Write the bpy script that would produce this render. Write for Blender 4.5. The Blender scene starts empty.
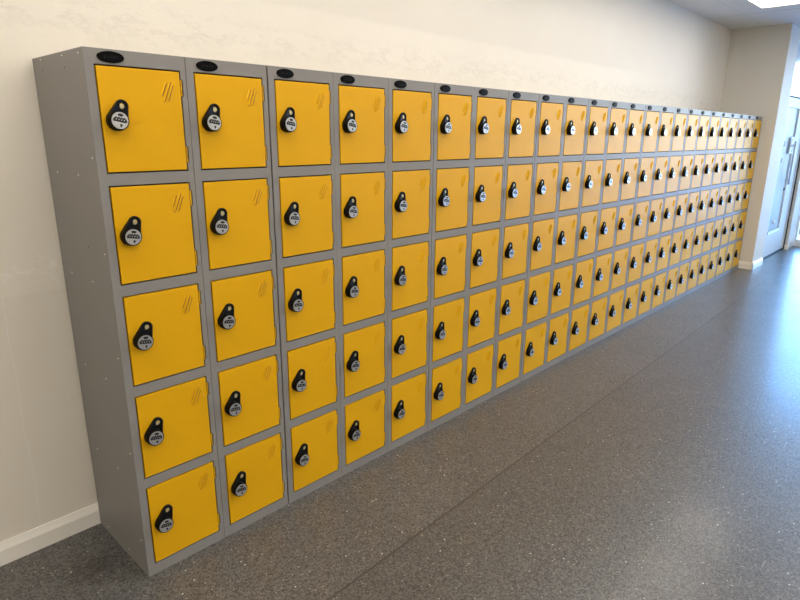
import bpy, bmesh, math, random
from mathutils import Vector, Matrix

S = bpy.context.scene
COL = S.collection
random.seed(7)

# ------------------------------------------------------------------ camera
cam_data = bpy.data.cameras.new('camera')
cam = bpy.data.objects.new('camera', cam_data)
COL.objects.link(cam)
S.camera = cam
RV = Vector((1.7299, -0.7382, 0.5704))           # fitted camera rotation vector
ang = RV.length
Rm = Matrix.Rotation(ang, 3, RV.normalized())    # world -> (right, down, forward)
right, down, fwd = Rm[0], Rm[1], Rm[2]
M = Matrix.Identity(4)
for i in range(3):
    M[i][0] = right[i]; M[i][1] = -down[i]; M[i][2] = -fwd[i]
M[0][3], M[1][3], M[2][3] = -0.6836, -1.8766, 1.5382
cam.matrix_world = M
cam_data.sensor_width = 36.0
cam_data.lens = 593.45 * 36.0 / 800.0
cam_data.clip_start = 0.05
cam_data.clip_end = 500

# ------------------------------------------------------------------ exposure
S.view_settings.view_transform = 'Standard'
S.view_settings.look = 'None'
S.view_settings.gamma = 1
S.view_settings.use_curve_mapping = False
S.view_settings.exposure = 0.88

LAMP_STRENGTH = 4.2
LAMP_COLOR = (1.0, 0.94, 0.85, 1)
SKY_STRENGTH = 8.5

# ------------------------------------------------------------------ world (bright hazy sky, white at the horizon)
w = bpy.data.worlds.new('sky'); S.world = w
w.use_nodes = True
nt = w.node_tree; nt.nodes.clear()
o_ = nt.nodes.new('ShaderNodeOutputWorld')
bg = nt.nodes.new('ShaderNodeBackground')
tc = nt.nodes.new('ShaderNodeTexCoord')
sx = nt.nodes.new('ShaderNodeSeparateXYZ')
rp = nt.nodes.new('ShaderNodeValToRGB')
nt.links.new(tc.outputs['Generated'], sx.inputs[0])
nt.links.new(sx.outputs['Z'], rp.inputs[0])
e = rp.color_ramp.elements
e[0].position = 0.0; e[0].color = (0.82, 0.85, 0.88, 1)
e[1].position = 0.9; e[1].color = (0.16, 0.34, 0.80, 1)
n = rp.color_ramp.elements.new(0.14); n.color = (0.48, 0.72, 1.0, 1)
n = rp.color_ramp.elements.new(0.30); n.color = (0.12, 0.42, 1.0, 1)
nt.links.new(rp.outputs[0], bg.inputs[0])
bg.inputs[1].default_value = SKY_STRENGTH
nt.links.new(bg.outputs[0], o_.inputs[0])

# portal over the glazed end of the corridor, so daylight is sampled well
pd = bpy.data.lights.new('daylight_portal', 'AREA')
pd.shape = 'RECTANGLE'; pd.size = 4.3; pd.size_y = 2.6
pd.cycles.is_portal = True
po = bpy.data.objects.new('daylight_portal', pd); COL.objects.link(po)
po.location = (9.75, -2.32, 1.35); po.rotation_euler = (math.radians(90), 0, math.radians(90))

# ------------------------------------------------------------------ material helpers
def mat(name, color, rough=0.5, metal=0.0, spec=0.5, **kw):
    m = bpy.data.materials.new(name); m.use_nodes = True
    b = m.node_tree.nodes['Principled BSDF']
    b.inputs['Base Color'].default_value = (*color, 1)
    b.inputs['Roughness'].default_value = rough
    b.inputs['Metallic'].default_value = metal
    b.inputs['Specular IOR Level'].default_value = spec
    for k, v in kw.items():
        b.inputs[k.replace('_', ' ')].default_value = v
    return m

def nodes(m):
    return m.node_tree.nodes, m.node_tree.links, m.node_tree.nodes['Principled BSDF']

def coords(N, L, scale=(1, 1, 1), loc=(0, 0, 0)):
    t = N.new('ShaderNodeTexCoord'); mp = N.new('ShaderNodeMapping')
    mp.inputs['Scale'].default_value = scale; mp.inputs['Location'].default_value = loc
    L.new(t.outputs['Object'], mp.inputs[0])
    return mp.outputs[0]

def noise(N, L, vec, scale, detail=3, rough=0.5):
    n = N.new('ShaderNodeTexNoise'); n.inputs['Scale'].default_value = scale
    n.inputs['Detail'].default_value = detail; n.inputs['Roughness'].default_value = rough
    L.new(vec, n.inputs['Vector']); return n.outputs['Fac']

def ramp(N, L, fac, stops):
    r = N.new('ShaderNodeValToRGB'); el = r.color_ramp.elements
    el[0].position, el[0].color = stops[0][0], (*stops[0][1], 1)
    el[1].position, el[1].color = stops[-1][0], (*stops[-1][1], 1)
    for p, c in stops[1:-1]:
        x = el.new(p); x.color = (*c, 1)
    L.new(fac, r.inputs[0]); return r.outputs[0]

def mix(N, L, fac, a, b, mode='MIX'):
    m = N.new('ShaderNodeMix'); m.data_type = 'RGBA'; m.blend_type = mode
    for sock, v in ((m.inputs[0], fac), (m.inputs[6], a), (m.inputs[7], b)):
        if hasattr(v, 'links'): L.new(v, sock)
        elif isinstance(v, (int, float)): sock.default_value = v
        else: sock.default_value = (*v, 1)
    return m.outputs[2]

def mth(N, L, op, a, b=None, clamp=False):
    m = N.new('ShaderNodeMath'); m.operation = op; m.use_clamp = clamp
    for i, v in enumerate((a, b)):
        if v is None: continue
        if hasattr(v, 'links'): L.new(v, m.inputs[i])
        else: m.inputs[i].default_value = v
    return m.outputs[0]

def bump(N, L, b, h, strength=0.2, dist=0.01):
    n = N.new('ShaderNodeBump'); n.inputs['Strength'].default_value = strength
    n.inputs['Distance'].default_value = dist
    L.new(h, n.inputs['Height']); L.new(n.outputs[0], b.inputs['Normal'])

# --- painted plaster
WALLC = (0.80, 0.735, 0.63)
def plaster(name, c, marks=False):
    m = mat(name, c, 0.62, spec=0.25); N, L, b = nodes(m)
    v = coords(N, L)
    n1 = noise(N, L, v, 1.1, 5, .6)
    col = mix(N, L, ramp(N, L, n1, [(.3, (0, 0, 0)), (.72, (1, 1, 1))]), tuple(x*.955 for x in c), tuple(min(1, x*1.02) for x in c))
    h = noise(N, L, v, 55, 4, .6)
    if marks:
        sep = N.new('ShaderNodeSeparateXYZ'); L.new(v, sep.inputs[0])
        X, Z = sep.outputs['X'], sep.outputs['Z']
        wob = mth(N, L, 'MULTIPLY', mth(N, L, 'SUBTRACT', noise(N, L, v, 5, 3), .5), .03)
        # darker band above the lockers, with a crisp lower edge
        up = mth(N, L, 'MULTIPLY', mth(N, L, 'SUBTRACT', mth(N, L, 'ADD', Z, wob), 2.075), 45, True)
        dn = mth(N, L, 'MULTIPLY', mth(N, L, 'SUBTRACT', 2.36, mth(N, L, 'ADD', Z, wob)), 4, True)
        lx = mth(N, L, 'MULTIPLY', mth(N, L, 'SUBTRACT', 5.2, X), 1.2, True)
        band = mth(N, L, 'MULTIPLY', mth(N, L, 'MULTIPLY', up, dn), lx)
        col = mix(N, L, mth(N, L, 'MULTIPLY', band, .6), col, tuple(x*.90 for x in c))
        # scuffed, unevenly painted strip right above the lockers
        sv = coords(N, L, (3.2, 1, 9))
        sc = noise(N, L, sv, 2.6, 6, .68)
        scr = ramp(N, L, sc, [(.50, (0, 0, 0)), (.56, (1, 1, 1)), (.60, (.1, .1, .1))])
        z1 = mth(N, L, 'SUBTRACT', 1, mth(N, L, 'MULTIPLY', mth(N, L, 'ABSOLUTE', mth(N, L, 'SUBTRACT', Z, 1.925)), 10), True)
        col = mix(N, L, mth(N, L, 'MULTIPLY', mth(N, L, 'MULTIPLY', scr, z1), .65), col, tuple(x*.82 for x in c))
        # patched plaster at the left of the lockers
        pe = mth(N, L, 'MULTIPLY', mth(N, L, 'SUBTRACT', 1, mth(N, L, 'MULTIPLY', mth(N, L, 'ABSOLUTE', mth(N, L, 'SUBTRACT', mth(N, L, 'ADD', Z, wob), 1.055)), 1)), 1)
        lo = mth(N, L, 'MULTIPLY', mth(N, L, 'SUBTRACT', .995, mth(N, L, 'ADD', Z, wob)), 60, True)
        left = mth(N, L, 'MULTIPLY', mth(N, L, 'SUBTRACT', .05, X), 20, True)
        col = mix(N, L, mth(N, L, 'MULTIPLY', mth(N, L, 'MULTIPLY', lo, left), .5), col, tuple(x*.90 for x in c))
        pz = mth(N, L, 'SUBTRACT', 1, mth(N, L, 'MULTIPLY', mth(N, L, 'ABSOLUTE', mth(N, L, 'SUBTRACT', Z, 1.07)), 14), True)
        flake = ramp(N, L, noise(N, L, coords(N, L, (1, 1, 2)), 26, 4, .7), [(.52, (0, 0, 0)), (.58, (1, 1, 1))])
        fl = mth(N, L, 'MULTIPLY', mth(N, L, 'MULTIPLY', flake, pz), left)
        col = mix(N, L, mth(N, L, 'MULTIPLY', fl, .55), col, (.88, .85, .80))
        # a vertical hairline and two specks
        vl = mth(N, L, 'SUBTRACT', 1, mth(N, L, 'MULTIPLY', mth(N, L, 'ABSOLUTE', mth(N, L, 'SUBTRACT', mth(N, L, 'ADD', X, wob), -.198)), 300), True)
        col = mix(N, L, mth(N, L, 'MULTIPLY', mth(N, L, 'MULTIPLY', vl, lo), .4), col, (.85, .82, .77))
        h = mth(N, L, 'ADD', h, mth(N, L, 'ADD', mth(N, L, 'MULTIPLY', mth(N, L, 'MULTIPLY', scr, z1), 1.5), mth(N, L, 'MULTIPLY', fl, 1.5)))
    L.new(col, b.inputs['Base Color'])
    bump(N, L, b, h, .18, .004)
    return m

M_wall = plaster('cream_plaster', WALLC, True)
M_wall2 = plaster('cream_plaster_plain', (0.72, 0.68, 0.60))
M_white = mat('white_gloss_paint', (0.80, 0.78, 0.74), 0.32)
M_skirt = mat('cream_gloss_paint', (0.84, 0.79, 0.71), 0.30)
M_pvc = mat('white_door_frame', (0.80, 0.82, 0.83), 0.35)
M_pale = mat('pale_door_paint', (0.66, 0.69, 0.71), 0.5, spec=.2)

# --- ceiling tiles
M_ceil = mat('ceiling_tile', (0.50, 0.49, 0.47), 0.85, spec=.1)
N, L, b = nodes(M_ceil)
v = coords(N, L)
sep = N.new('ShaderNodeSeparateXYZ'); L.new(v, sep.inputs[0])
def gridline(val, origin, pitch, half):
    t = mth(N, L, 'DIVIDE', mth(N, L, 'SUBTRACT', val, origin), pitch)
    f = mth(N, L, 'ABSOLUTE', mth(N, L, 'SUBTRACT', mth(N, L, 'FRACT', mth(N, L, 'ADD', t, 100.5)), .5))
    return mth(N, L, 'LESS_THAN', f, half/pitch)
g = mth(N, L, 'MAXIMUM', gridline(sep.outputs['X'], 6.48, 1.2, .006), mth(N, L, 'MULTIPLY', gridline(sep.outputs['Y'], .12, .6, .004), .35))
nz = noise(N, L, v, 90, 4, .7)
cc = mix(N, L, nz, (.74, .73, .71), (.86, .85, .83))
L.new(mix(N, L, mth(N, L, 'MULTIPLY', g, .55), cc, (.25, .24, .23)), b.inputs['Base Color'])

# --- speckled safety vinyl floor
M_floor = mat('speckled_vinyl', (0.1, 0.1, 0.1), 0.33, spec=.5)
N, L, b = nodes(M_floor)
v = coords(N, L)
big = noise(N, L, v, 1.3, 5, .6)
gv = N.new('ShaderNodeTexVoronoi'); gv.inputs['Scale'].default_value = 180; L.new(v, gv.inputs['Vector'])
gs = N.new('ShaderNodeSeparateColor'); L.new(gv.outputs['Color'], gs.inputs[0])
med = gs.outputs[0]
base = mix(N, L, big, (.082, .078, .075), (.114, .109, .104))
base = mix(N, L, ramp(N, L, med, [(.0, (0, 0, 0)), (1.0, (1, 1, 1))]), mix(N, L, 1.0, base, (.34, .34, .34), 'MULTIPLY'), mix(N, L, 1.0, base, (1.60, 1.58, 1.54), 'MULTIPLY'))
def flecks(scale, thr, seed):
    vo = N.new('ShaderNodeTexVoronoi'); vo.inputs['Scale'].default_value = scale
    L.new(coords(N, L, (1, 1, 1), (seed, seed*.7, 0)), vo.inputs['Vector'])
    near = mth(N, L, 'LESS_THAN', vo.outputs['Distance'], thr)
    sc = N.new('ShaderNodeSeparateColor'); L.new(vo.outputs['Color'], sc.inputs[0])
    return near, sc.outputs[0], sc.outputs[1]
n1, r1, g1 = flecks(75, .19, 1.3)
k = mth(N, L, 'MULTIPLY', n1, mth(N, L, 'GREATER_THAN', r1, .88))
base = mix(N, L, mth(N, L, 'MULTIPLY', k, .75), base, (.55, .52, .46))
n2, r2, g2 = flecks(48, .15, 4.1)
k = mth(N, L, 'MULTIPLY', n2, mth(N, L, 'GREATER_THAN', r2, .94))
base = mix(N, L, mth(N, L, 'MULTIPLY', k, .85), base, (.75, .74, .70))
n3, r3, g3 = flecks(85, .22, 7.7)
k = mth(N, L, 'MULTIPLY', n3, mth(N, L, 'GREATER_THAN', r3, .72))
base = mix(N, L, mth(N, L, 'MULTIPLY', k, .6), base, (.035, .033, .03))
sep = N.new('ShaderNodeSeparateXYZ'); L.new(v, sep.inputs[0])
# welded seam running along the row of lockers
sy = mth(N, L, 'SUBTRACT', sep.outputs['Y'], mth(N, L, 'MULTIPLY', sep.outputs['X'], .022))
sd = mth(N, L, 'ABSOLUTE', mth(N, L, 'SUBTRACT', sy, -.553))
seam = mth(N, L, 'LESS_THAN', sd, .0048)
strip = mth(N, L, 'GREATER_THAN', sy, -.553)
base = mix(N, L, strip, mix(N, L, 1.0, base, (.86, .855, .85), 'MULTIPLY'), mix(N, L, 1.0, base, (1.0, 1.0, .99), 'MULTIPLY'))
base = mix(N, L, mth(N, L, 'MULTIPLY', seam, .8), base, (.03, .028, .026))
# dirt patches in the corner by the lockers
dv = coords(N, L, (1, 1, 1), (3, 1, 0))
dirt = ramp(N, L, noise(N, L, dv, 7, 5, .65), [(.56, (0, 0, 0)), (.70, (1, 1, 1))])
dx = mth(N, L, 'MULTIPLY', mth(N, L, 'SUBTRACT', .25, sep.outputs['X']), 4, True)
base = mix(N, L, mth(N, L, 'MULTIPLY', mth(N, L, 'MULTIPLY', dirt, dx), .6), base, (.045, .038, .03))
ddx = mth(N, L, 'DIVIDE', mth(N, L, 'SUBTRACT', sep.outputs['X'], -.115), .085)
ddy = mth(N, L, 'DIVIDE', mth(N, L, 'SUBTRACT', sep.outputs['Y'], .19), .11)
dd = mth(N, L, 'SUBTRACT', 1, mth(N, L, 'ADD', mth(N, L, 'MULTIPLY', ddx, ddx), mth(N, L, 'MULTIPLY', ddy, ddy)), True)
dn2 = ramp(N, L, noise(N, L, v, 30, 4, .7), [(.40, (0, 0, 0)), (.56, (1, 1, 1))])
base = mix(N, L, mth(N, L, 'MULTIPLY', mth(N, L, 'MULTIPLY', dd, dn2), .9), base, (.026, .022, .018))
# long light scratches
svv = N.new('ShaderNodeTexCoord'); mp = N.new('ShaderNodeMapping')
mp.inputs['Rotation'].default_value = (0, 0, math.radians(35)); mp.inputs['Scale'].default_value = (1.2, 26, 1)
L.new(svv.outputs['Object'], mp.inputs[0])
sn = noise(N, L, mp.outputs[0], 2.2, 2, .5)
scr = ramp(N, L, sn, [(.735, (0, 0, 0)), (.75, (1, 1, 1))])
base = mix(N, L, mth(N, L, 'MULTIPLY', scr, .25), base, (.4, .39, .37))
L.new(base, b.inputs['Base Color'])
rr = mth(N, L, 'ADD', mth(N, L, 'MULTIPLY', noise(N, L, v, 3.5, 5, .65), .12), .31)
b.inputs['Coat Weight'].default_value = .22; b.inputs['Coat Roughness'].default_value = .16
L.new(rr, b.inputs['Roughness'])
bump(N, L, b, noise(N, L, v, 18, 3), .045, .002)

# --- lockers
def painted(name, c, rough, peel=.05, var=.04):
    m = mat(name, c, rough); N, L, b = nodes(m)
    t = N.new('ShaderNodeTexCoord'); oi = N.new('ShaderNodeObjectInfo')
    ad = N.new('ShaderNodeVectorMath'); ad.operation = 'ADD'
    L.new(t.outputs['Object'], ad.inputs[0]); L.new(oi.outputs['Location'], ad.inputs[1])
    n1 = noise(N, L, ad.outputs[0], 6, 3, .5)
    L.new(mix(N, L, n1, tuple(x*(1-var) for x in c), tuple(min(1, x*(1+var)) for x in c)), b.inputs['Base Color'])
    bump(N, L, b, noise(N, L, ad.outputs[0], 260, 2, .5), peel, .001)
    return m
M_grey = painted('grey_powder_coat', (0.250, 0.232, 0.215), 0.42)
M_grey.node_tree.nodes['Principled BSDF'].inputs['Specular IOR Level'].default_value = .14
M_yel = painted('yellow_powder_coat', (0.73, 0.375, 0.006), 0.42)
M_yel.node_tree.nodes['Principled BSDF'].inputs['Specular IOR Level'].default_value = .13
M_gap = mat('shaded_door_gap', (0.02, 0.012, 0.008), 0.8)  # near-black puts the shade of the door gaps into the recess colour
M_slot = mat('dark_vent_slot', (0.13, 0.05, 0.008), 0.7)
M_blk = mat('black_plastic', (0.004, 0.004, 0.004), 0.42, spec=.10)
M_bdg = mat('black_badge_plastic', (0.004, 0.004, 0.004), 0.5, spec=.04)
M_chr = mat('brushed_silver', (0.56, 0.56, 0.56), 0.34, .8)
M_dk = mat('black_dial_wheel', (0.015, 0.015, 0.016), 0.35)
M_rvt = mat('bright_rivet', (0.80, 0.80, 0.78), 0.3, .6)
M_brass = mat('pale_brass_button', (0.78, 0.66, 0.36), 0.35, .5)
M_frost = mat('frosted_pane', (0.50, 0.58, 0.60), .45, spec=.2, Alpha=.85)
M_trans = mat('painted_bright_pane', (0.70, 0.79, 0.85), .25)
M_mark = mat('grey_badge_mark', (0.016, 0.016, 0.017), 0.5, spec=.05)
M_conc = mat('pale_paving', (0.55, 0.55, 0.54), 0.85)
M_terra = mat('brown_pot', (0.30, 0.13, 0.06), 0.8)
M_sticker = mat('dark_sticker', (0.08, 0.09, 0.11), 0.5)
M_paper = mat('white_notice', (0.80, 0.80, 0.80), 0.6)
M_steel = mat('steel', (0.55, 0.57, 0.60), 0.3, 1.0)
M_trim = mat('dark_trim', (0.03, 0.035, 0.045), 0.6)

M_lamp = bpy.data.materials.new('lamp_diffuser'); M_lamp.use_nodes = True
N = M_lamp.node_tree.nodes; N.clear()
em = N.new('ShaderNodeEmission'); em.inputs[0].default_value = LAMP_COLOR; em.inputs[1].default_value = LAMP_STRENGTH
oo = N.new('ShaderNodeOutputMaterial'); M_lamp.node_tree.links.new(em.outputs[0], oo.inputs[0])

M_glass = bpy.data.materials.new('clear_glass'); M_glass.use_nodes = True
N = M_glass.node_tree.nodes; L = M_glass.node_tree.links; N.clear()
tr = N.new('ShaderNodeBsdfTransparent'); tr.inputs[0].default_value = (.90, .95, .96, 1)
gl = N.new('ShaderNodeBsdfGlossy'); gl.inputs['Roughness'].default_value = .03
lw = N.new('ShaderNodeFresnel'); lw.inputs[0].default_value = 1.45
mx = N.new('ShaderNodeMixShader'); oo = N.new('ShaderNodeOutputMaterial')
L.new(lw.outputs[0], mx.inputs[0]); L.new(tr.outputs[0], mx.inputs[1]); L.new(gl.outputs[0], mx.inputs[2]); L.new(mx.outputs[0], oo.inputs[0])

# ------------------------------------------------------------------ mesh helpers
def box(bm, x0, x1, y0, y1, z0, z1, mi=0, bev=0):
    vs = [bm.verts.new((x, y, z)) for x in (x0, x1) for y in (y0, y1) for z in (z0, z1)]
    q = [(0, 1, 3, 2), (4, 6, 7, 5), (0, 4, 5, 1), (2, 3, 7, 6), (0, 2, 6, 4), (1, 5, 7, 3)]
    fs = [bm.faces.new([vs[i] for i in f]) for f in q]
    for f in fs: f.material_index = mi
    if bev:
        es = list({ed for f in fs for ed in f.edges})
        r = bmesh.ops.bevel(bm, geom=es, offset=bev, segments=2, profile=.6, affect='EDGES')
        for f in r['faces']: f.material_index = mi
    return vs

def obj(name, bm, mats, parent=None, smooth=False, loc=None):
    bmesh.ops.recalc_face_normals(bm, faces=bm.faces)
    me = bpy.data.meshes.new(name); bm.to_mesh(me); bm.free()
    for m in (mats if isinstance(mats, (list, tuple)) else [mats]): me.materials.append(m)
    if smooth:
        me.polygons.foreach_set('use_smooth', [True]*len(me.polygons))
        try: me.set_sharp_from_angle(angle=math.radians(38))
        except Exception: pass
    o = bpy.data.objects.new(name, me); COL.objects.link(o)
    if parent: o.parent = parent
    if loc: o.location = loc
    return o

def struct(name, bm, m, **k):
    o = obj(name, bm, m, **k); o['kind'] = 'structure'; return o

def boxobj(name, m, *dims, parent=None, bev=0):
    bm = bmesh.new(); box(bm, *dims, bev=bev)
    return obj(name, bm, m, parent)

def sbox(name, m, *dims, bev=0):
    o = boxobj(name, m, *dims, bev=bev); o['kind'] = 'structure'; return o

def extrude_y(bm, pts, y0, y1, mi=0, bev=0):
    """outline in x,z extruded from y0 (back) to y1 (front, smaller y)"""
    a = [bm.verts.new((x, y0, z)) for x, z in pts]; c = [bm.verts.new((x, y1, z)) for x, z in pts]
    fs = [bm.faces.new(a), bm.faces.new(c[::-1])]
    front = fs[1]
    for i in range(len(pts)):
        j = (i+1) % len(pts); fs.append(bm.faces.new((a[i], a[j], c[j], c[i])))
    for f in fs: f.material_index = mi
    if bev:
        r = bmesh.ops.bevel(bm, geom=list(front.edges), offset=bev, segments=3, profile=.5, affect='EDGES')
        for f in r['faces']: f.material_index = mi

def ring(r, n, cx=0, cz=0, rx=1, rz=1, a0=0):
    return [(cx+r*rx*math.cos(a0+2*math.pi*i/n), cz+r*rz*math.sin(a0+2*math.pi*i/n)) for i in range(n)]

# ------------------------------------------------------------------ room
YW = 0.462; ZC = 2.738; XP = 7.335; XE = 9.6; YR = -4.6; XN = -4.0
sbox('floor', M_floor, XN, XE+.1, YR-.1, 3.2, -.1, 0)
sbox('ceiling', M_ceil, XN, XE+.1, YR-.1, 3.2, ZC, ZC+.12)
sbox('wall_left', M_wall, XN, XP, YW, YW+.12, 0, ZC)
sbox('wall_right', M_wall2, XN, XE, YR-.1, YR, 0, ZC)
sbox('wall_near', M_wall2, XN-.1, XN, YR-.1, YW+.12, 0, ZC)
sbox('wall_far', M_wall2, XP, 7.79, -.139, YW+.12, 0, ZC, bev=.003)         # the stub wall that closes the row
M_rm = mat('pale_blue_paint', (0.66, 0.74, 0.78), .6)
sbox('wall_back', M_rm, 7.79, XE+.1, 3.1, 3.2, 0, ZC)                      # behind the glazed door
sbox('wall_side', M_wall2, 7.69, 7.79, YW+.12, 3.1, 0, ZC)
sbox('wall_corner', M_wall2, 9.2, XE, -.139, .10, 0, ZC, bev=.003)           # narrow pier beyond the door

def skirt(name, p0, p1, nrm, m, h=.088, t=.016):
    """skirting board from p0 to p1 with chamfered top, standing out along nrm"""
    bm = bmesh.new(); p0 = Vector(p0); p1 = Vector(p1); nrm = Vector(nrm)
    prof = [(0, 0), (t, 0), (t, h-.028), (t*.55, h-.010), (t*.35, h), (0, h)]
    ra = [bm.verts.new((p0.x+nrm.x*a, p0.y+nrm.y*a, z)) for a, z in prof]
    rb = [bm.verts.new((p1.x+nrm.x*a, p1.y+nrm.y*a, z)) for a, z in prof]
    bm.faces.new(ra); bm.faces.new(rb[::-1])
    for i in range(len(prof)):
        j = (i+1) % len(prof); bm.faces.new((ra[i], ra[j], rb[j], rb[i]))
    return struct(name, bm, m)
skirt('baseboard_left', (XN, YW), (XP, YW), (0, -1), M_skirt)
skirt('baseboard_far', (XP, .40), (XP, -.139-.016), (-1, 0), M_skirt)
skirt('baseboard_end', (XP-.016, -.139), (7.79, -.139), (0, -1), M_white)
skirt('baseboard_corner', (9.2, -.07), (9.2, -.155), (-1, 0), M_skirt, h=.07, t=.010)

# glazed end of the corridor
def glazing(name, y0, y1, npanes):
    root = bpy.data.objects.new(name, None); COL.objects.link(root); root.location = (XE, (y0+y1)/2, 0)
    root['kind'] = 'structure'
    bm = bmesh.new(); oy = -(y0+y1)/2
    box(bm, 0, .07, y0+oy, y1+oy, 0, .10); box(bm, 0, .07, y0+oy, y1+oy, 2.55, ZC)
    for i in range(npanes+1):
        yy = y0+(y1-y0)*i/npanes+oy
        a, c = max(y0+oy, yy-.025), min(y1+oy, yy+.025)
        box(bm, 0.002, .068, a, c, .10, 2.55)
    obj('window_frame', bm, M_pvc, root)
    for i in range(npanes):
        a = y0+(y1-y0)*i/npanes+oy+.02; c = y0+(y1-y0)*(i+1)/npanes+oy-.02
        boxobj('window_pane', M_glass, .030, .036, a, c, .095, 2.56, parent=root)
    return root
glazing('window_1', YR, -.139, 3)
M_room = plaster('pale_blue_plaster', (0.66, 0.74, 0.78))
sbox('wall_end', M_room, XE, XE+.1, .10, 3.1, 0, ZC)

# glazed side door between the two piers
dr = bpy.data.objects.new('door_1', None); COL.objects.link(dr); dr.location = (7.79, -.07, 0); dr['kind'] = 'structure'
def dbox(name, m, x0, x1, y0, y1, z0, z1, bev=0, parent=None):
    # world x, y relative to the door plane
    return boxobj(name, m, x0-7.79, x1-7.79, y0, y1, z0, z1, parent=parent or dr, bev=bev)
bm = bmesh.new()
box(bm, 0, .07, -.045, .06, 0, ZC); box(bm, 9.13-7.79, 9.2-7.79, -.02, .06, 0, ZC)
box(bm, .07, 9.13-7.79, -.03, .06, 2.03, 2.15); box(bm, .07, 9.13-7.79, -.03, .06, 2.62, ZC)
obj('door_frame', bm, M_pvc, dr)
dbox('opaque_transom_pane', M_trans, 7.86, 9.13, .000, .016, 2.15, 2.62)  # opaque stand-in for transom glass, the light through it put into its colour
bm = bmesh.new()
x = lambda a: a-7.79
box(bm, x(7.87), x(8.15), -.010, .030, .02, 2.02)      # wide hinge stile
box(bm, x(8.75), x(9.12), -.010, .030, .02, 2.02)
box(bm, x(8.15), x(8.75), -.010, .030, .02, .32)
box(bm, x(8.15), x(8.75), -.010, .030, 1.90, 2.02)
leaf = obj('door_leaf', bm, M_pale, dr)
dbox('door_pane', M_frost, 8.14, 8.76, .008, .014, .31, 1.91, parent=leaf)
dbox('glazing_bead', M_skirt, 8.15, 8.75, -.018, -.010, .32, .36, parent=leaf)
dbox('threshold_seal', M_trim, 7.86, 9.19, -.028, -.012, 0, .018)
# thin dark strip along the corner by the far pier
dbox('corner_strip', M_trim, 9.175, 9.198, -.034, -.020, 0, 2.3)
bm = bmesh.new()
bmesh.ops.create_cone(bm, cap_ends=True, segments=16, radius1=.013, radius2=.013, depth=.55, matrix=Matrix.Translation((x(8.62), -.055, 1.22)))
for zz in (1.0, 1.44): box(bm, x(8.612), x(8.628), -.055, -.008, zz-.008, zz+.008)
obj('door_handle', bm, M_steel, dr, smooth=True)
bm = bmesh.new(); extrude_y(bm, ring(.022, 20, x(8.64), .88), -.008, -.020, 0, .003); obj('lock_cylinder', bm, M_trim, dr)
bm = bmesh.new(); extrude_y(bm, ring(.024, 20, x(8.39), .465), -.002, -.022, 0, .004); obj('door_stop', bm, M_paper, dr)
bm = bmesh.new()
box(bm, x(8.53), x(8.72), -.014, -.011, 1.34, 1.55, 0)
box(bm, x(8.56), x(8.64), -.0155, -.014, 1.42, 1.53, 1); box(bm, x(8.66), x(8.70), -.0155, -.014, 1.36, 1.46, 1)
obj('door_notice', bm, [M_paper, M_sticker], dr)
bm = bmesh.new(); box(bm, x(8.19), x(8.26), -.0145, -.011, 1.43, 1.50, 0); box(bm, x(8.19), x(8.24), -.0145, -.011, 1.23, 1.29, 0)
obj('door_sticker', bm, M_sticker, dr)

# outdoors beyond the glazing
sbox('ground_outside', M_conc, XE+.1, 60, -40, 40, -.12, -.02)
bm = bmesh.new()
bmesh.ops.create_cone(bm, cap_ends=False, segments=24, radius1=.10, radius2=.14, depth=.24, matrix=Matrix.Translation((0, 0, .10)))
bmesh.ops.create_cone(bm, cap_ends=True, segments=24, radius1=.155, radius2=.155, depth=.04, matrix=Matrix.Translation((0, 0, .235)))
pot = obj('plant_pot', bm, M_terra, smooth=True, loc=(11.2, .02, 0))
pot.location.z = 0.0
pot['label'] = 'small brown pot standing outside behind the glazed far end'; pot['category'] = 'pot'

# ------------------------------------------------------------------ ceiling lamps
def lamp(x0, y0, label):
    root = bpy.data.objects.new('ceiling_light', None); COL.objects.link(root)
    root.location = (x0+.3, y0+.3, ZC)
    root['label'] = label; root['category'] = 'light'; root['group'] = 'square ceiling light panels'
    bm = bmesh.new()
    for d in ((-.3, .3, -.3, -.285), (-.3, .3, .285, .3), (-.3, -.285, -.285, .285), (.285, .3, -.285, .285)):
        box(bm, *d, -.014, 0)
    obj('frame', bm, M_white, root)
    boxobj('diffuser', M_lamp, -.286, .286, -.286, .286, -.010, -.001, parent=root)
    return root
lamp(5.575, -.70, 'square lit ceiling panel near the far end of the corridor, seen at the top right')
OUT = 'added square light panel, unseen outside the picture, to brighten the corridor'
lamp(8.2, 1.4, 'added square light panel to brighten the room behind the glazed door')  # added to brighten what shows through the side door
for kx in range(8):  # added panels out of view, lighting the left wall evenly
    lamp(4.575-.9*kx, -.70, OUT)
for ly in (-2.0, -3.2, -4.4):  # further unseen panels added for the general light
    for kx in range(9):
        lamp(7.3-1.3*kx, ly, OUT)

# ------------------------------------------------------------------ locker column prototype
WCOL, H, D = .305, 1.771, .4424
DX0, DX1 = .0308, .2811
PITCH = (1.724-.346)/4
DTOP = [1.724-PITCH*i for i in range(5)]
DH = .2995
G = .0048                                            # gap round the door

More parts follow.
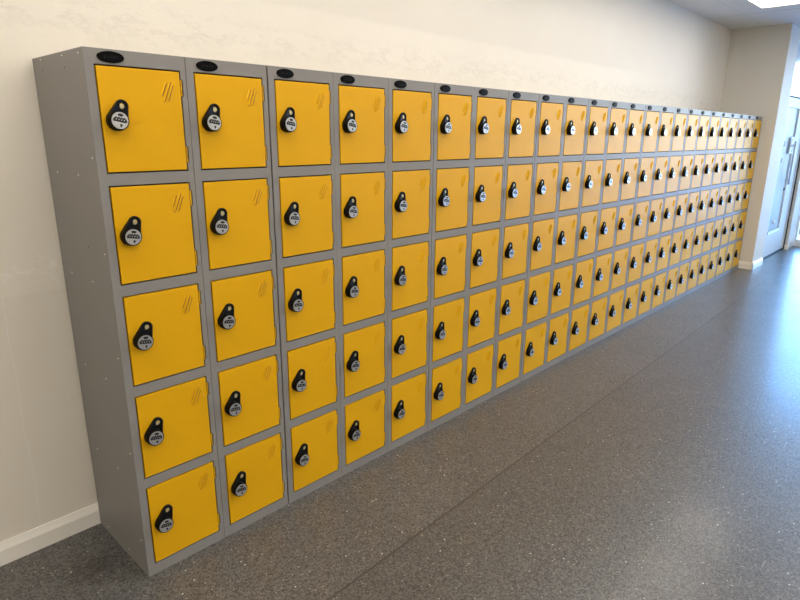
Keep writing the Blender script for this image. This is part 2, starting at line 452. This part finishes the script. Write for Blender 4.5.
def make_body():
    bm = bmesh.new()
    # front plate with five openings (and hinge notches) built on a grid
    E = .0010
    xs = [E, DX0-G, DX1+G, DX1+G+.0062, WCOL-E]
    hz = []
    for t in DTOP:
        hz += [(t-DH-G, t+G)]
    notch = []
    for t in DTOP:
        notch += [(t-.073, t-.022), (t-DH+.022, t-DH+.073)]
    zs = sorted({0.0, H} | {z for p in hz for z in p} | {z for p in notch for z in p})
    def solid(i, j):
        xm = (xs[i]+xs[i+1])/2; zm = (zs[j]+zs[j+1])/2
        if xs[1] < xm < xs[2] and any(a < zm < c for a, c in hz): return False
        if xs[2] < xm < xs[3] and any(a < zm < c for a, c in notch): return False
        return True
    cache = {}
    def V(i, j, y):
        k = (i, j, y)
        if k not in cache: cache[k] = bm.verts.new((xs[i], y, zs[j]))
        return cache[k]
    nx, nz_ = len(xs)-1, len(zs)-1
    T = .016
    for i in range(nx):
        for j in range(nz_):
            if solid(i, j):
                bm.faces.new((V(i, j, 0), V(i+1, j, 0), V(i+1, j+1, 0), V(i, j+1, 0)))
                for di, dj, a, c in ((-1, 0, (i, j), (i, j+1)), (1, 0, (i+1, j), (i+1, j+1)), (0, -1, (i, j), (i+1, j)), (0, 1, (i, j+1), (i+1, j+1))):
                    ii, jj = i+di, j+dj
                    if 0 <= ii < nx and 0 <= jj < nz_ and not solid(ii, jj):
                        f = bm.faces.new((V(*a, 0), V(*c, 0), V(*c, T), V(*a, T))); f.material_index = 0
            else:
                f = bm.faces.new((V(i, j, T), V(i+1, j, T), V(i+1, j+1, T), V(i, j+1, T))); f.material_index = 1
    # carcass: sides, top, bottom, back
    def q(*c): bm.faces.new([bm.verts.new(p) for p in c])
    a, c = E, WCOL-E
    q((a, 0, 0), (a, 0, H), (a, D, H), (a, D, 0)); q((c, 0, 0), (c, D, 0), (c, D, H), (c, 0, H))
    q((a, 0, H), (c, 0, H), (c, D, H), (a, D, H)); q((a, 0, 0), (a, D, 0), (c, D, 0), (c, 0, 0)); q((a, D, 0), (a, D, H), (c, D, H), (c, D, 0))
    bmesh.ops.remove_doubles(bm, verts=bm.verts, dist=1e-5)
    # soften the outer front corners
    es = [ed for ed in bm.edges if all(abs(vv.co.y) < 1e-6 for vv in ed.verts) and
          (all(abs(vv.co.x-a) < 1e-5 for vv in ed.verts) or all(abs(vv.co.x-c) < 1e-5 for vv in ed.verts) or all(abs(vv.co.z-H) < 1e-5 for vv in ed.verts))]
    bmesh.ops.bevel(bm, geom=es, offset=.0022, segments=2, profile=.5, affect='EDGES')
    return bm

def make_door():
    """front-left-bottom corner of the door at the origin; front face at y = -.001"""
    bm = bmesh.new(); wd = DX1-DX0
    box(bm, 0, wd, -.0012, .014, 0, DH, 0, .0014)
    # three slanted louvre vents near the top right corner: dark slot with a raised lip
    for (x0, z0, x1, z1) in ((.2195-DX0, 1.654-1.4245, .2335-DX0, 1.686-1.4245), (.2255-DX0, 1.636-1.4245, .2480-DX0, 1.690-1.4245), (.2385-DX0, 1.639-1.4245, .2550-DX0, 1.681-1.4245)):
        d = Vector((x1-x0, z1-z0)).normalized(); nn = Vector((-d.y, d.x))      # nn points left
        def P(t, s, y): 
            p = Vector((x0, z0)) + d*t*((Vector((x1, z1))-Vector((x0, z0))).length) + nn*s
            return bm.verts.new((p.x, y, p.y))
        # lip: wedge rising to the right edge, slot on its right flank
        A0, A1 = P(-.08, .0048, -.0013), P(1.08, .0048, -.0013)
        B0, B1 = P(-.02, .0004, -.0046), P(1.02, .0004, -.0046)
        C0, C1 = P(-.08, -.0032, -.0014), P(1.08, -.0032, -.0014)
        f = bm.faces.new((A0, A1, B1, B0)); f.material_index = 0
        f = bm.faces.new((B0, B1, C1, C0)); f.material_index = 1
        f = bm.faces.new((A0, B0, C0)); f.material_index = 0
        f = bm.faces.new((A1, C1, B1)); f.material_index = 0
    return bm

TILT = math.radians(26)
def make_housing():
    """teardrop body with a through hole in its upper lobe; origin at the dial axis on the door"""
    bm = bmesh.new()
    n = 48; R, r, d = .0292, .0192, .0460
    # convex outline of two circles
    ca = (R-r)/d; a0 = math.acos(ca)
    ax = math.pi/2
    pts = []
    # big circle from angle ax+a0 round the bottom to ax-a0
    m = 30
    for i in range(m+1):
        a = ax+a0+(2*math.pi-2*a0)*i/m; pts.append((R*math.cos(a), R*math.sin(a), .018))
    m2 = 18
    for i in range(m2+1):
        a = ax-a0+2*a0*i/m2; pts.append((r*math.cos(a), d+r*math.sin(a), .0115))
    hole = []
    hr = .0094
    def rot(px, pz):
        return (px*math.cos(TILT)+pz*math.sin(TILT), -px*math.sin(TILT)+pz*math.cos(TILT))
    def thick(pz): 
        t = min(1, max(0, (pz-.012)/.024)); t = t*t*(3-2*t)
        return .019-.0105*t
    nh = len(pts)
    outer_b, outer_f, outer_i, hf, hb, hi = [], [], [], [], [], []
    cxz = (0, d)
    for (px, pz, _) in pts:
        a = math.atan2(pz-d, px) if pz > d-.001 else math.atan2(pz-d, px)
        X, Z = rot(px, pz); outer_b.append(bm.verts.new((X, 0, Z)))
        outer_f.append(bm.verts.new((X, -thick(pz)+.0025, Z)))
        # inset ring
        if pz > d: cx, cz = 0, d
        else: 
            t = max(0, min(1, pz/d)); cx, cz = 0, t*d
        vx, vz = cx-px, cz-pz; ll = math.hypot(vx, vz) or 1
        ix, iz = px+vx/ll*.003, pz+vz/ll*.003
        X, Z = rot(ix, iz); outer_i.append(bm.verts.new((X, -thick(iz), Z)))
        hx, hz2 = hr*math.cos(a), d+.001+hr*math.sin(a)
        X, Z = rot(hx, hz2); hf.append(bm.verts.new((X, -.0080, Z)))
        hb.append(bm.verts.new((X, 0, Z)))
    k = len(pts)
    for i in range(k):
        j = (i+1) % k
        bm.faces.new((outer_b[i], outer_b[j], outer_f[j], outer_f[i]))
        bm.faces.new((outer_f[i], outer_f[j], outer_i[j], outer_i[i]))
        bm.faces.new((outer_i[i], outer_i[j], hf[j], hf[i]))
        bm.faces.new((hf[i], hf[j], hb[j], hb[i]))
    bmesh.ops.remove_doubles(bm, verts=bm.verts, dist=1e-6)
    # thick round barrel that carries the dial
    extrude_y(bm, ring(.0276, 40), -.004, -.0280, 0, .0022)
    return bm

def make_dial():
    bm = bmesh.new()
    extrude_y(bm, ring(.0232, 40), -.0320, -.0352, 0, .0010)
    yf = -.0353
    # window band with four number wheels
    extrude_y(bm, [(-.0180, -.0042), (.0180, -.0042), (.0195, .0005), (.0165, .0062), (-.0165, .0062), (-.0195, .0005)], -.0350, yf-.0002, 1)
    for i in range(4):
        cx = -.0111+.0074*i
        extrude_y(bm, [(cx-.0028, -.0022), (cx+.0028, -.0022), (cx+.0028, .0090), (cx-.0028, .0090)], -.0350, yf-.0012, 1, .0006)
        extrude_y(bm, [(cx-.0010, .0005), (cx+.0008, .0005), (cx+.0008, .0036), (cx-.0010, .0036)], -.0360, yf-.00135, 2)
    # oval mark above, keyhole and pointer below
    extrude_y(bm, ring(.0080, 20, 0, .0150, 1, .5), -.0350, yf-.0002, 1)
    extrude_y(bm, ring(.0036, 16, .004, -.0125), -.0350, yf-.0006, 1)
    extrude_y(bm, [(.0028, -.0125), (.0052, -.0125), (.0052, -.0185), (.0028, -.0185)], -.0350, yf-.0004, 1)
    for v in bm.verts:
        v.co.y += .0050; v.co.x *= 1.04; v.co.z *= 1.04
        x_, z_ = v.co.x, v.co.z
        c, s = math.cos(TILT*.4), math.sin(TILT*.4)
        v.co.x = x_*c+z_*s; v.co.z = -x_*s+z_*c
    return bm

def make_hinge():
    bm = bmesh.new()
    for z0, z1 in ((0, .0155), (.0168, .0320), (.0333, .0488)):
        bmesh.ops.create_cone(bm, cap_ends=True, segments=14, radius1=.0023, radius2=.0023, depth=z1-z0, matrix=Matrix.Translation((0, 0, (z0+z1)/2)))
    return bm

def make_badge():
    bm = bmesh.new()
    extrude_y(bm, ring(.0385, 48, 0, 0, 1, .415), 0, -.0032, 0, .0014)
    extrude_y(bm, ring(.0325, 44, 0, 0, 1, .36), -.002, -.0038, 0, .0005)
    # faint slanted marks in the middle of the badge
    for i in range(5):
        cx = -.017+.0085*i; h = .0042 if i in (0, 3) else .003
        extrude_y(bm, [(cx-.0026, -h), (cx+.0006, -h), (cx+.0026, h), (cx-.0006, h)], -.0036, -.0040, 1)
    return bm

def empty(name, loc):
    o = bpy.data.objects.new(name, None); COL.objects.link(o); o.location = loc
    o.empty_display_size = .1
    return o

proto = empty('metal_locker', (0, 0, 0))
obj('carcass', make_body(), [M_grey, M_gap], proto)
obj('badge', make_badge(), [M_bdg, M_mark], proto, smooth=True, loc=(.0755, 0, 1.7495))
door_me = None
for i, t in enumerate(DTOP):
    if i == 0:
        d0 = obj('door', make_door(), [M_yel, M_slot], proto, loc=(DX0, 0, t-DH))
        hs = obj('lock_housing', make_housing(), M_blk, d0, smooth=True, loc=(.0392, -.0012, .1490))
        dl = obj('lock_dial', make_dial(), [M_chr, M_dk, M_rvt], d0, smooth=True, loc=(.0392, -.0012, .1490))
        hg = obj('hinge', make_hinge(), M_yel, d0, smooth=True, loc=(DX1-DX0+.0046, .0012, DH-.072))
        h2 = hg.copy(); COL.objects.link(h2); h2.parent = d0; h2.location = (DX1-DX0+.0046, .0012, .0232)
        bm = bmesh.new(); extrude_y(bm, ring(.0080, 24), 0, -.0050, 0, .0016)
        bt = obj('lock_button', bm, M_brass, d0, smooth=True, loc=(.0392+.046*math.sin(TILT), -.0012, .1490+.046*math.cos(TILT)))
        kids = [hs, dl, hg, h2, bt]
    else:
        d = d0.copy(); COL.objects.link(d); d.parent = proto; d.location = (DX0, 0, t-DH)
        for kk in kids:
            c = kk.copy(); COL.objects.link(c); c.parent = d

ORD = ['nearest', 'second', 'third', 'fourth', 'fifth', 'sixth', 'seventh', 'eighth', 'ninth', 'tenth', 'eleventh', 'twelfth']
def label(i):
    if i == 0: return 'grey five-door locker column nearest the camera, its grey riveted side panel showing'
    if i == 23: return 'farthest locker column with five yellow doors, beside the stub wall'
    if i < 12: return '%s grey locker column with five yellow doors, counted from the near left end' % ORD[i]
    return '%s grey locker column with five yellow doors, counted back from the far end' % ORD[23-i]

GAPS = {2: .0042, 5: .0012, 8: .0026, 11: .001, 14: .0026, 16: .002, 18: .001, 22: .0026}
roots = [proto]
children = list(proto.children)
subs = {c.name: list(c.children) for c in children}
for i in range(1, 24):
    r = proto.copy(); COL.objects.link(r)
    off = sum(0 for _ in ())
    r.location = (WCOL*i, .0006*math.sin(i*2.3), 0)
    for ch in children:
        c = ch.copy(); COL.objects.link(c); c.parent = r
        for g_ in subs[ch.name]:
            s = g_.copy(); COL.objects.link(s); s.parent = c
            if s.name.startswith(('lock_dial', 'lock_housing')):
                s.rotation_euler = (0, math.radians(random.uniform(-2.0, 2.0)), 0)
    roots.append(r)
for i, r in enumerate(roots):
    r['label'] = label(i); r['category'] = 'locker'; r['group'] = 'row of yellow and grey locker columns'
    g0 = GAPS.get(i, 0)
    if g0: r.scale.x = 1-g0/WCOL*.9; r.location.x += g0*.9

# rivets and small holes in the exposed side panel of the first column
def rivet(y, z, m, name='rivet'):
    bm = bmesh.new()
    k = ring(.0026 if name == 'rivet' else .0034, 12)
    a = [bm.verts.new((.0006, p, q)) for p, q in k]; c = [bm.verts.new((-.0012 if name == 'rivet' else .0001, p*.6, q*.6)) for p, q in k]
    bm.faces.new(a); bm.faces.new(c[::-1])
    for i in range(12):
        j = (i+1) % 12; bm.faces.new((a[i], a[j], c[j], c[i]))
    return obj(name, bm, m, proto, loc=(0, y, z))
rivet(.359, 1.762, M_rvt); rivet(.164, 1.760, M_rvt); rivet(.033, 1.757, M_rvt)
for kx in range(5):
    zc = 1.411-.3445*kx
    if zc > 0:
        rivet(.350, zc, M_rvt); rivet(.160, zc, M_rvt)
        rivet(.026, zc+.055 if kx == 0 else zc+.11 - .0 , M_rvt)
    rivet(.157, 1.726-.272*kx*2 if kx < 3 else .30, M_dk, 'screw_hole') if kx < 3 else None
rivet(.354, 1.728, M_dk, 'screw_hole')
